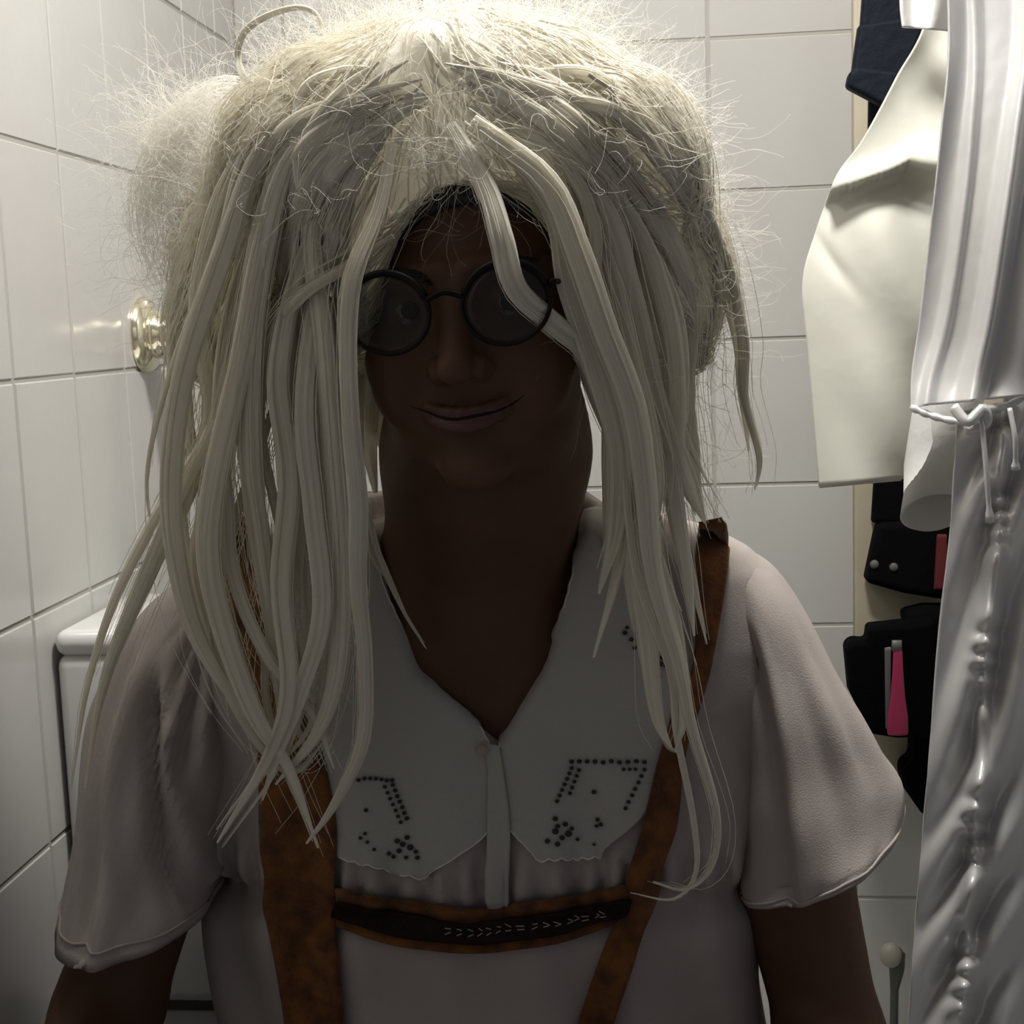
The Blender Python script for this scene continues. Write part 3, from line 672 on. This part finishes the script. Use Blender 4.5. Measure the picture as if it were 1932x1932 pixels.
# short strands combed over the whole wig from the crown
crown = at(850, 130, 1.0)
wn = [v.normal.copy() for v in wig.data.vertices]
OV = []
for k in range(5200):
    i = int(rng.integers(0, len(Vw))); p = Vector(Vw[i])
    if p.y > 1.06: continue
    lift = abs(rng.normal(0, .0035))+.0008; seed = rng.normal(size=3)*.35; pts = []
    d = None; n = int(rng.integers(10, 24)); side_ = 1 if p.x > crown[0]-.005 else -1
    for j in range(n):
        h = wbvh.find_nearest(p)
        q, nm = h[0], h[1]
        pts.append(np.array(q+nm*(lift*(.3+1.2*j/n))))
        r_ = Vector((p.x-crown[0]+side_*.02, (p.y-crown[1])*.5, -.035-.8*max(0, crown[2]-p.z)))+Vector(seed)*.045
        r_ = r_-nm*r_.dot(nm); r_.normalize()
        d = r_ if d is None else (d*.6+r_*.4).normalized()
        p = q+d*.0075
        seed = seed*.9+rng.normal(size=3)*.35
    OV.append((np.array(pts), np.linspace(1, .4, n)*rng.uniform(.0003, .0008)))
part('wig_strand', *strands_mesh(OV), MT['hair'], wig)['kind'] = 'stuff'
# crown swathes lying over the wig from the parting
for i in range(36):
    s = -1 if i % 2 else 1; u = rng.uniform(0, 1)
    x0 = 850+s*rng.uniform(10, 130)-20; y0 = 160+rng.uniform(-60, 60)
    if s < 0: xe, ye = rng.uniform(400, 660), rng.uniform(420, 760)
    else: xe, ye = rng.uniform(1130, 1330), rng.uniform(420, 700)
    mx = (x0+xe)/2+s*rng.uniform(20, 80); my = (y0+ye)/2-rng.uniform(60, 140)
    lk([(x0, y0), ((x0+mx)/2, (y0+my)/2-15), (mx, my), ((mx+xe)/2+s*15, (my+ye)/2), (xe, ye)], .93, rng.uniform(20, 44), 300+i, [.08, .8, 1, .8, .1], 16)
# loose long strands following the locks
for k in range(480):
    xy, Y, w, ws = LK[rng.integers(0, 31)]
    if len(xy) < 6: continue
    xy = np.array(xy, float); j = rng.normal(0, 1, 2)*np.array((26, 12)); e = rng.integers(5, len(xy)+1)
    Yv = np.interp(np.linspace(0, 1, len(xy)), np.linspace(0, 1, np.size(Y)), np.atleast_1d(Y)) + rng.uniform(-.006, .03)
    P = spline(np.column_stack([xy+j, Yv])[:e], 40); s = int(rng.integers(0, 60))
    t = np.linspace(0, 1, 40); amp = rng.uniform(4, 22)*t
    if (((P[:, 0] > 700) & (P[:, 0] < 1085) & (P[:, 1] > 400) & (P[:, 1] < 960)).sum() > 3): continue
    P[:, 0] += amp*vnoise(t*rng.uniform(2, 6)+s, s); P[:, 1] += .5*amp*vnoise(t*4+s, s+9)
    W = []
    for p in P:
        yy = p[2]
        if p[1] < 800:
            f = wfront(p[0], p[1], .006)
            if f is not None and f < yy: yy = f
        W.append(at(p[0], p[1], yy))
    STR.append((np.array(W), np.linspace(1, .5, 40)*.00038))
part('loose_strand', *strands_mesh(STR), MT['hair'], wig)['kind'] = 'stuff'
# frizz: fine curly fibres standing off the wig
FZ = []
nv = len(Vw); nn = np.array([v.normal for v in wig.data.vertices]) if False else None
cW = WC+np.array((0, .01, -.02))
def curl(p, d, n, step, wander, curlr, r):
    P = [p]; d = nrm(d); w1 = rng.normal(size=3)*curlr
    for i in range(n):
        w1 = w1*.9+rng.normal(size=3)*wander
        d = nrm(d+w1*.35); P.append(P[-1]+d*step)
    P = np.array(P); FZ.append((P, np.linspace(1, .5, len(P))*r))
for k in range(8500):
    i = rng.integers(0, nv); p = Vw[i]; o = p-cW
    if p[2] < WC[2]-.06: continue
    if o[1] < -.05 and abs(p[0]-HC[0]) < .075 and p[2] < HC[2]+.085: continue
    d = nrm(o)*.6+rng.normal(size=3)*.6
    curl(p, d, 14, rng.uniform(.0016, .0036), .5, .9, rng.uniform(.00012, .00024))
def puff(cx, cy, rx, ry, Y, n, out=1.0):
    for _ in range(n):
        a = rng.uniform(0, 6.28); q = math.sqrt(rng.uniform(.0, 1)); x = cx+rx*q*math.cos(a); y = cy+ry*q*math.sin(a)
        p = at(x, y, Y+rng.uniform(-.03, .03)); curl(p, rng.normal(size=3), 18, rng.uniform(.002, .005), .45, .9, rng.uniform(.00010, .00020)*(1 if Y > .95 else .6))
puff(330, 330, 75, 150, 1.0, 800); puff(400, 260, 100, 80, 1.0, 600); puff(310, 480, 55, 90, 1.0, 130)
puff(850, 105, 270, 65, .98, 2000); puff(1080, 200, 170, 90, .95, 500); puff(620, 200, 130, 90, .95, 400); puff(850, 290, 90, 40, .88, 260); puff(1000, 40, 180, 50, 1.0, 200); puff(560, 110, 120, 80, 1.0, 120)
puff(1290, 480, 90, 140, 1.0, 420); puff(1210, 250, 90, 110, 1.0, 300); puff(1310, 640, 60, 50, 1.0, 110); puff(1340, 800, 50, 120, 1.0, 40)
puff(640, 380, 120, 90, .90, 120); puff(1150, 640, 80, 60, .93, 80); puff(1000, 290, 120, 60, .90, 60)
for k in range(260):                           # long arcs outlining the left puff
    a0 = rng.uniform(2.4, 4.2); a1 = a0+rng.uniform(.6, 1.8); rx = rng.uniform(95, 190); ry = rng.uniform(170, 260); Y = rng.uniform(.97, 1.03)
    FZ.append((np.array([at(430+rx*math.cos(a)+4*math.sin(a*9+k), 400+ry*math.sin(a), Y) for a in np.linspace(a0, a1, 26)]), .00016))
for k in range(420):                           # long arcs outlining crown and right side
    a0 = rng.uniform(3.6, 6.0); a1 = a0+rng.uniform(.4, 1.1); rx = rng.uniform(380, 500); ry = rng.uniform(330, 425); Y = rng.uniform(.96, 1.04)
    FZ.append((np.array([at(870+rx*math.cos(a)+6*math.sin(a*7+k), 480+ry*math.sin(a), Y) for a in np.linspace(a0, a1, 26)]), .00016))
part('frizz', *strands_mesh(FZ), MT['frizz'], wig)['kind'] = 'stuff'

# ------------------------------------------------------------------ toilet
cy0, cy1 = 1.187, 1.37
tl = at(86, 1192, cy0); zc = tl[2]; x0, x1 = xl+.0036, xl+.47
T = empty('toilet', (xl+.25, 1.1, 0), label='white porcelain toilet with a square cistern against the left wall', cat='toilet')
MB().box((x0, cy0, zc-.35), (x1, cy1, zc-.022)).build('cistern', MT['porcelain'], T, bevel=.012)
MB().box((x0, cy0-.001, zc-.024), (x1, cy1, zc)).build('cistern_lid', MT['porcelain'], T, bevel=.011)
MB().box((x0+.03, cy0+.02, zc-.365), (x1-.03, cy1, zc-.345)).build('gap_shade', MT['gap'], T)  # dark box standing in for the shaded gap under the cistern
bc = np.array((NB[0]-.02, .99)); rg = []
for z, ra, rb in ((0, .12, .17), (.10, .10, .15), (.22, .14, .19), (.30, .18, .22), (.325, .185, .225)):
    rg.append([(bc[0]+ra*math.cos(q), bc[1]+rb*math.sin(q), z) for q in np.linspace(0, 6.2832, 40, endpoint=False)])
MB().rings(rg).build('bowl', MT['porcelain'], T)
MB().rings([[(bc[0]+.19*k*math.cos(q), bc[1]+.23*k*math.sin(q), z) for q in np.linspace(0, 6.2832, 40, endpoint=False)] for k, z in ((1, .323), (1, .345), (.9, .350))]).build('seat', MT['plastic'], T)
MB().box((x0+.05, cy0+.02, .0), (x1-.02, cy1, zc-.36)).build('pedestal', MT['porcelain'], T, bevel=.02)

# ------------------------------------------------------------------ wall tap on the left wall
ty_ = dl(268, 632); tp_ = at(268, 632, ty_); t0 = np.array((xl, ty_, tp_[2]))
W = empty('wall_tap', tuple(t0), label='pale metal wall tap with round flange on the left wall beside the wig', cat='tap')
e = np.array((1., 0, 0))
MB().tube([t0, t0+e*.004, t0+e*.010, t0+e*.016], (.041, .041, .037, .024), 40).build('flange', MT['brass'], W)
MB().tube([t0+e*.012, t0+e*.022, t0+e*.024, t0+e*.03, t0+e*.032, t0+e*.06], (.026, .026, .021, .021, .027, .026), 32).build('valve_body', MT['brass'], W)
MB().tube([t0+e*.058, t0+e*.064, t0+e*.09], (.017, .02, .018), 24).build('handle', MT['brass'], W)
hp = spline([t0+e*.03+np.array((0, 0, -.024)), t0+np.array((.035, 0, -.06)), t0+np.array((.045, .01, -.13)), t0+np.array((.05, .03, -.25)), t0+np.array((.06, .05, -.33))], 30)
MB().tube(hp, .0065, 12).build('hose', MT['steel'], W)

# ------------------------------------------------------------------ hanging clothes on the right
RZ = at(1800, -260, 1.3)[2]; RX = at(1860, 300, 1.25)[0]
r = MB().tube([(RX, .98, RZ), (RX, BW-.001, RZ)], .009, 16).build('clothes_rail', MT['steel'])
tag(r, 'steel clothes rail holding the hanging garments, above view', 'rail')
def drape(name, Lf, Rt, Y, m, fold, nu=70, nv=110, th=.0025, parent=None, cr=0):
    A = spline(Lf, nv); B = spline(Rt, nv); V = []
    for i in range(nv):
        for j in range(nu):
            u, v = j/(nu-1), i/(nv-1); p = A[i]*(1-u)+B[i]*u; V.append(at(p[0], p[1], Y+fold(u, v)))
    Q = [(i*nu+j, (i+1)*nu+j, (i+1)*nu+j+1, i*nu+j+1) for i in range(nv-1) for j in range(nu-1)]
    o = mesh(name, V, Q, m); s = o.modifiers.new('thickness', 'SOLIDIFY'); s.thickness = th; s.offset = 0
    if parent is not None: keep(o, parent)
    return o
S = math.sin
cs = empty('cream_shirt', tuple(at(1790, -250, 1.42)), label='cream cotton garment hanging beside the satin robe on the right', cat='garment')
def cf(u, v):
    f = .016*S(u*5+v*3)*(.4+v)
    k = v-.36+.10*u*0-.0*u                       # pocket-like fold a third of the way down
    kk = (v-(.372+.12*max(0, .42-u)/.42-.03*max(0, u-.5)))
    f += .007*math.exp(-((v-.62-.25*(u-.15))/.018)**2)*math.exp(-((u-.12)/.16)**2)+.006*S((u*3-v*7)*3.0)*u*(v > .45)
    f += -.020*math.exp(-((kk+.015)/.03)**2)*(1 if kk < .0 else 1)+.016*(1 if kk > .0 else 0)*math.exp(-(kk/.09)**2)
    f += .010*S(u*9-v*8)*math.exp(-((v-.5)/.15)**2)
    return f
drape('front_panel', [(1790, -260), (1752, 20), (1690, 148), (1630, 258), (1580, 330), (1545, 420), (1514, 530), (1524, 660), (1535, 790), (1546, 918)],
      [(1900, -260), (1880, 40), (1870, 180), (1860, 300), (1850, 420), (1840, 520), (1835, 600), (1830, 700), (1825, 800), (1820, 892)], 1.42, MT['cream'], cf, parent=cs)
MB().tube(spline([at(1546, 917, 1.445), at(1600, 912, 1.44), at(1700, 903, 1.44)], 20), .0022, 8).build('hem', MT['cream'], cs)
a0, a1 = at(1812, 640, 1.36), at(1762, 968, 1.36); n = 40
rg = [[c+np.array((rx*math.cos(q), .032*math.sin(q), -sl*math.sin(q))) for q in np.linspace(0, 6.2832, n, endpoint=False)] for c, rx, sl in ((a0, .026, 0), (a0*.6+a1*.4, .030, .006), (a1, .031, .022))]
rg += [[a1+np.array((rx*math.cos(q), ry*math.sin(q), dz-.022*math.sin(q))) for q in np.linspace(0, 6.2832, n, endpoint=False)] for rx, ry, dz in ((.028, .029, 0), (.0275, .0285, .05), (.02, .02, .1))]
MB().rings(rg, cap=False).build('sleeve', MT['white'], cs)
drape('collar', [(1698, -30), (1700, 20), (1704, 52)], [(1830, -30), (1815, 20), (1800, 60)], 1.385, MT['white'], lambda u, v: .008*S(u*9), 30, 16, parent=cs)

sr = empty('satin_robe', tuple(at(1850, -250, 1.2)), label='silvery satin robe with a ruched front seam hanging at the right edge', cat='robe')
def sf(u, v):
    return .022*S(u*6.0+.8+v*.9)*(.5+.5*v)+.003*S(u*14+v*3)+.008*S(u*3-v*7)-.020*math.exp(-((u-(.47-.16*v))/.05)**2)-.006*math.exp(-((u-.12-.05*S(v*4))/.03)**2)
drape('upper_panel', [(1775, -260), (1790, 60), (1775, 250), (1755, 430), (1735, 600), (1720, 700), (1718, 768)],
      [(2140, -260), (2130, 60), (2120, 250), (2110, 430), (2100, 600), (2095, 680), (2090, 730)], 1.2, MT['satin'], sf, 110, 110, parent=sr)
def lf(u, v):
    s_ = .30-.06*v                                 # ruched seam
    g = math.exp(-((u-s_)/.035)**2)
    rch = .005*S(v*150+S(v*31)*3)*math.exp(-((u-s_)/.06)**2)
    pull = .010*S(v*34+(u-s_)*22+2*S(v*9))*math.exp(-((u-s_)/.22)**2)
    return -.012*g+rch+pull+.012*S(u*9+1+v*.8)*min(1, max(0, (u-.35)*5))-.02*u*0
drape('lower_panel', [(1806, 775), (1800, 880), (1792, 1000), (1775, 1150), (1762, 1300), (1748, 1480), (1735, 1640), (1722, 1800), (1712, 1960), (1700, 2120)],
      [(2090, 730), (2100, 880), (2110, 1000), (2110, 1150), (2115, 1300), (2120, 1480), (2120, 1640), (2120, 1800), (2120, 1960), (2120, 2120)], 1.225, MT['satin'], lf, 130, 260, parent=sr)
MB().tube(spline([at(1718, 768, 1.215), at(1760, 785, 1.205), at(1815, 795, 1.19), at(1850, 775, 1.185), at(1900, 765, 1.19), at(1960, 735, 1.19)], 40), [.0022+.0012*abs(math.sin(i*.9)) for i in range(40)], 10).build('hem_trim', MT['satin'], sr)
kn = MB(); kc = at(1832, 785, 1.182)
kn.tube(spline([kc+np.array((-.014, 0, .008)), kc+np.array((-.004, -.007, -.004)), kc+np.array((.008, -.004, .006)), kc+np.array((.012, 0, -.006)), kc+np.array((-.004, .004, -.012))], 24), .0045, 10)
kn.build('knot', MT['satin'], sr)
for sx, ex, ey in ((1905, 1916, 885), (1850, 1868, 985)):
    MB().tube(spline([at(sx, 770, 1.18), at(sx+10, (770+ey)/2, 1.175), at(ex, ey, 1.18)], 16), [.0022]*14+[.0035, .0040], 8).build('drawstring', MT['satin'], sr)

# ------------------------------------------------------------------ things hung on the back wall
BY = 1.80
b0, b1 = at(1612, -30, BY), at(1740, 1460, BY); bl = at(1618, 1460, BY)
o = MB().box((at(1614, 700, BY)[0], BY+.01, b1[2]), (at(1900, 700, BY)[0], BY+.03, RZ)).build('hanging_board', MT['beige'], bevel=.003)
tag(o, 'tall beige board behind the dark bags on the back wall', 'board')
def slab(pts, Y, th, m, name, parent=None, bevel=.006, n=0):
    """soft flat thing: outline polygon given real thickness"""
    P = np.array([at(x, y, Y) for x, y in pts]); mb = MB(); k = len(P)
    c = P.mean(0)
    rgs = []
    for s_, d in ((.93, -th/2), (1, -th*.3), (1, th*.3), (.93, th/2)):
        rgs.append([c+(p-c)*s_+np.array((0, d, 0)) for p in P])
    mb.rings(rgs); return mb.build(name, m, parent, smooth=False, bevel=bevel if bevel else 0)
nv_ = empty('webbing_belt', tuple(at(1680, -40, 1.66)), label='folded navy webbing strap hanging at the top behind the cream garment', cat='strap')
slab([(1632, -80), (1705, -80), (1700, 60), (1622, 60)], 1.665, .02, MT['navy'], 'upper_fold', nv_, .004)
slab([(1618, 50), (1740, 30), (1738, 60), (1700, 150), (1604, 150)], 1.655, .022, MT['navy'], 'middle_fold', nv_, .004)
slab([(1612, 128), (1700, 140), (1670, 205), (1595, 165), (1600, 140)], 1.64, .024, MT['navy'], 'buckle_fold', nv_, .004)
slab([(1638, 190), (1720, 60), (1760, 60), (1720, 330), (1636, 330)], 1.67, .012, MT['navy'], 'tail', nv_, .003)
bp = empty('black_pouch', tuple(at(1700, 1000, 1.68)), label='black pouch with snap studs hanging under the cream garment', cat='pouch')
slab([(1652, 860), (1740, 860), (1740, 990), (1644, 985)], 1.80, .02, MT['black'], 'strap', bp, .004)
slab([(1655, 985), (1650, 1000), (1630, 1095), (1700, 1115), (1790, 1130), (1790, 980)], 1.79, .035, MT['black'], 'body', bp, .006)
for sx, sy in ((1650, 1065), (1686, 1070)):
    c = at(sx, sy, 1.773); MB().tube([c, c+np.array((0, -.003, 0))], (.006, .004), 16).build('stud', MT['gap'], bp)
o = slab([(1768, 1008), (1786, 1008), (1786, 1112), (1762, 1112)], 1.768, .008, MT['red'], 'trim', bp, .002); o['label'] = 'dark red edge'
bb = empty('black_bag', tuple(at(1700, 1180, 1.74)), label='large black bag with a pale front strip hanging at lower right on the back wall', cat='bag')
slab([(1742, 1140), (1800, 1140), (1800, 1545), (1738, 1532), (1700, 1478), (1695, 1445), (1716, 1430), (1725, 1250), (1700, 1150)], 1.785, .05, MT['black'], 'body', bb, .008)
slab([(1592, 1215), (1605, 1203), (1632, 1205), (1635, 1178), (1760, 1165), (1760, 1385), (1690, 1388), (1640, 1380), (1600, 1300)], 1.742, .04, MT['black'], 'side_pocket', bb, .008)
o = slab([(1669, 1222), (1681, 1220), (1679, 1375), (1671, 1375)], 1.720, .006, MT['grey'], 'strip', bb, .002)
pkk = empty('pink_bottle', tuple(at(1696, 1385, 1.708)), label='small bright pink bottle held in the black bag side pocket', cat='bottle')
rg = []
for py, r_ in ((1386, 19), (1382, 21), (1350, 20), (1320, 15), (1270, 11), (1230, 9), (1222, 7)):
    c = at(1694, py, 1.708); rg.append([c+np.array((r_*1.62/F*math.cos(q), .4*r_*1.62/F*math.sin(q), 0)) for q in np.linspace(0, 6.2832, 20, endpoint=False)])
MB().rings(rg).build('bottle_body', MT['pink'], pkk)
rg = [[(lambda c: c+np.array((r_*1.62/F*math.cos(q), .4*r_*1.62/F*math.sin(q), 0)))(at(1692, py, 1.708)) for q in np.linspace(0, 6.2832, 20, endpoint=False)] for py, r_ in ((1228, 10), (1208, 10))]
MB().rings(rg).build('cap', MT['grey'], pkk)
RR = empty('cleaning_rod', tuple(at(1688, 1932, 1.8)), label='thin dark upright rod with a pale knob at the bottom right of the back wall', cat='rod')
k0 = at(1692, 1800, 1.8); bt_ = np.array((k0[0]-.006, 1.8, .0))
MB().tube([k0+np.array((0, 0, .008)), k0, k0-np.array((0, 0, .02)), k0-np.array((0.003, 0, .05)), bt_], (.005, .011, .010, .0055, .0055), 14).build('shaft', MT['rod'], RR)
rg = [[k0+np.array((-.010+.014*math.sin(a)*math.cos(b), -.012+.012*math.sin(a)*math.sin(b), .004+.017*math.cos(a))) for b in np.linspace(0, 6.2832, 16, endpoint=False)] for a in np.linspace(.1, 3.04, 10)]
MB().rings(rg).build('knob', MT['knob'], RR)
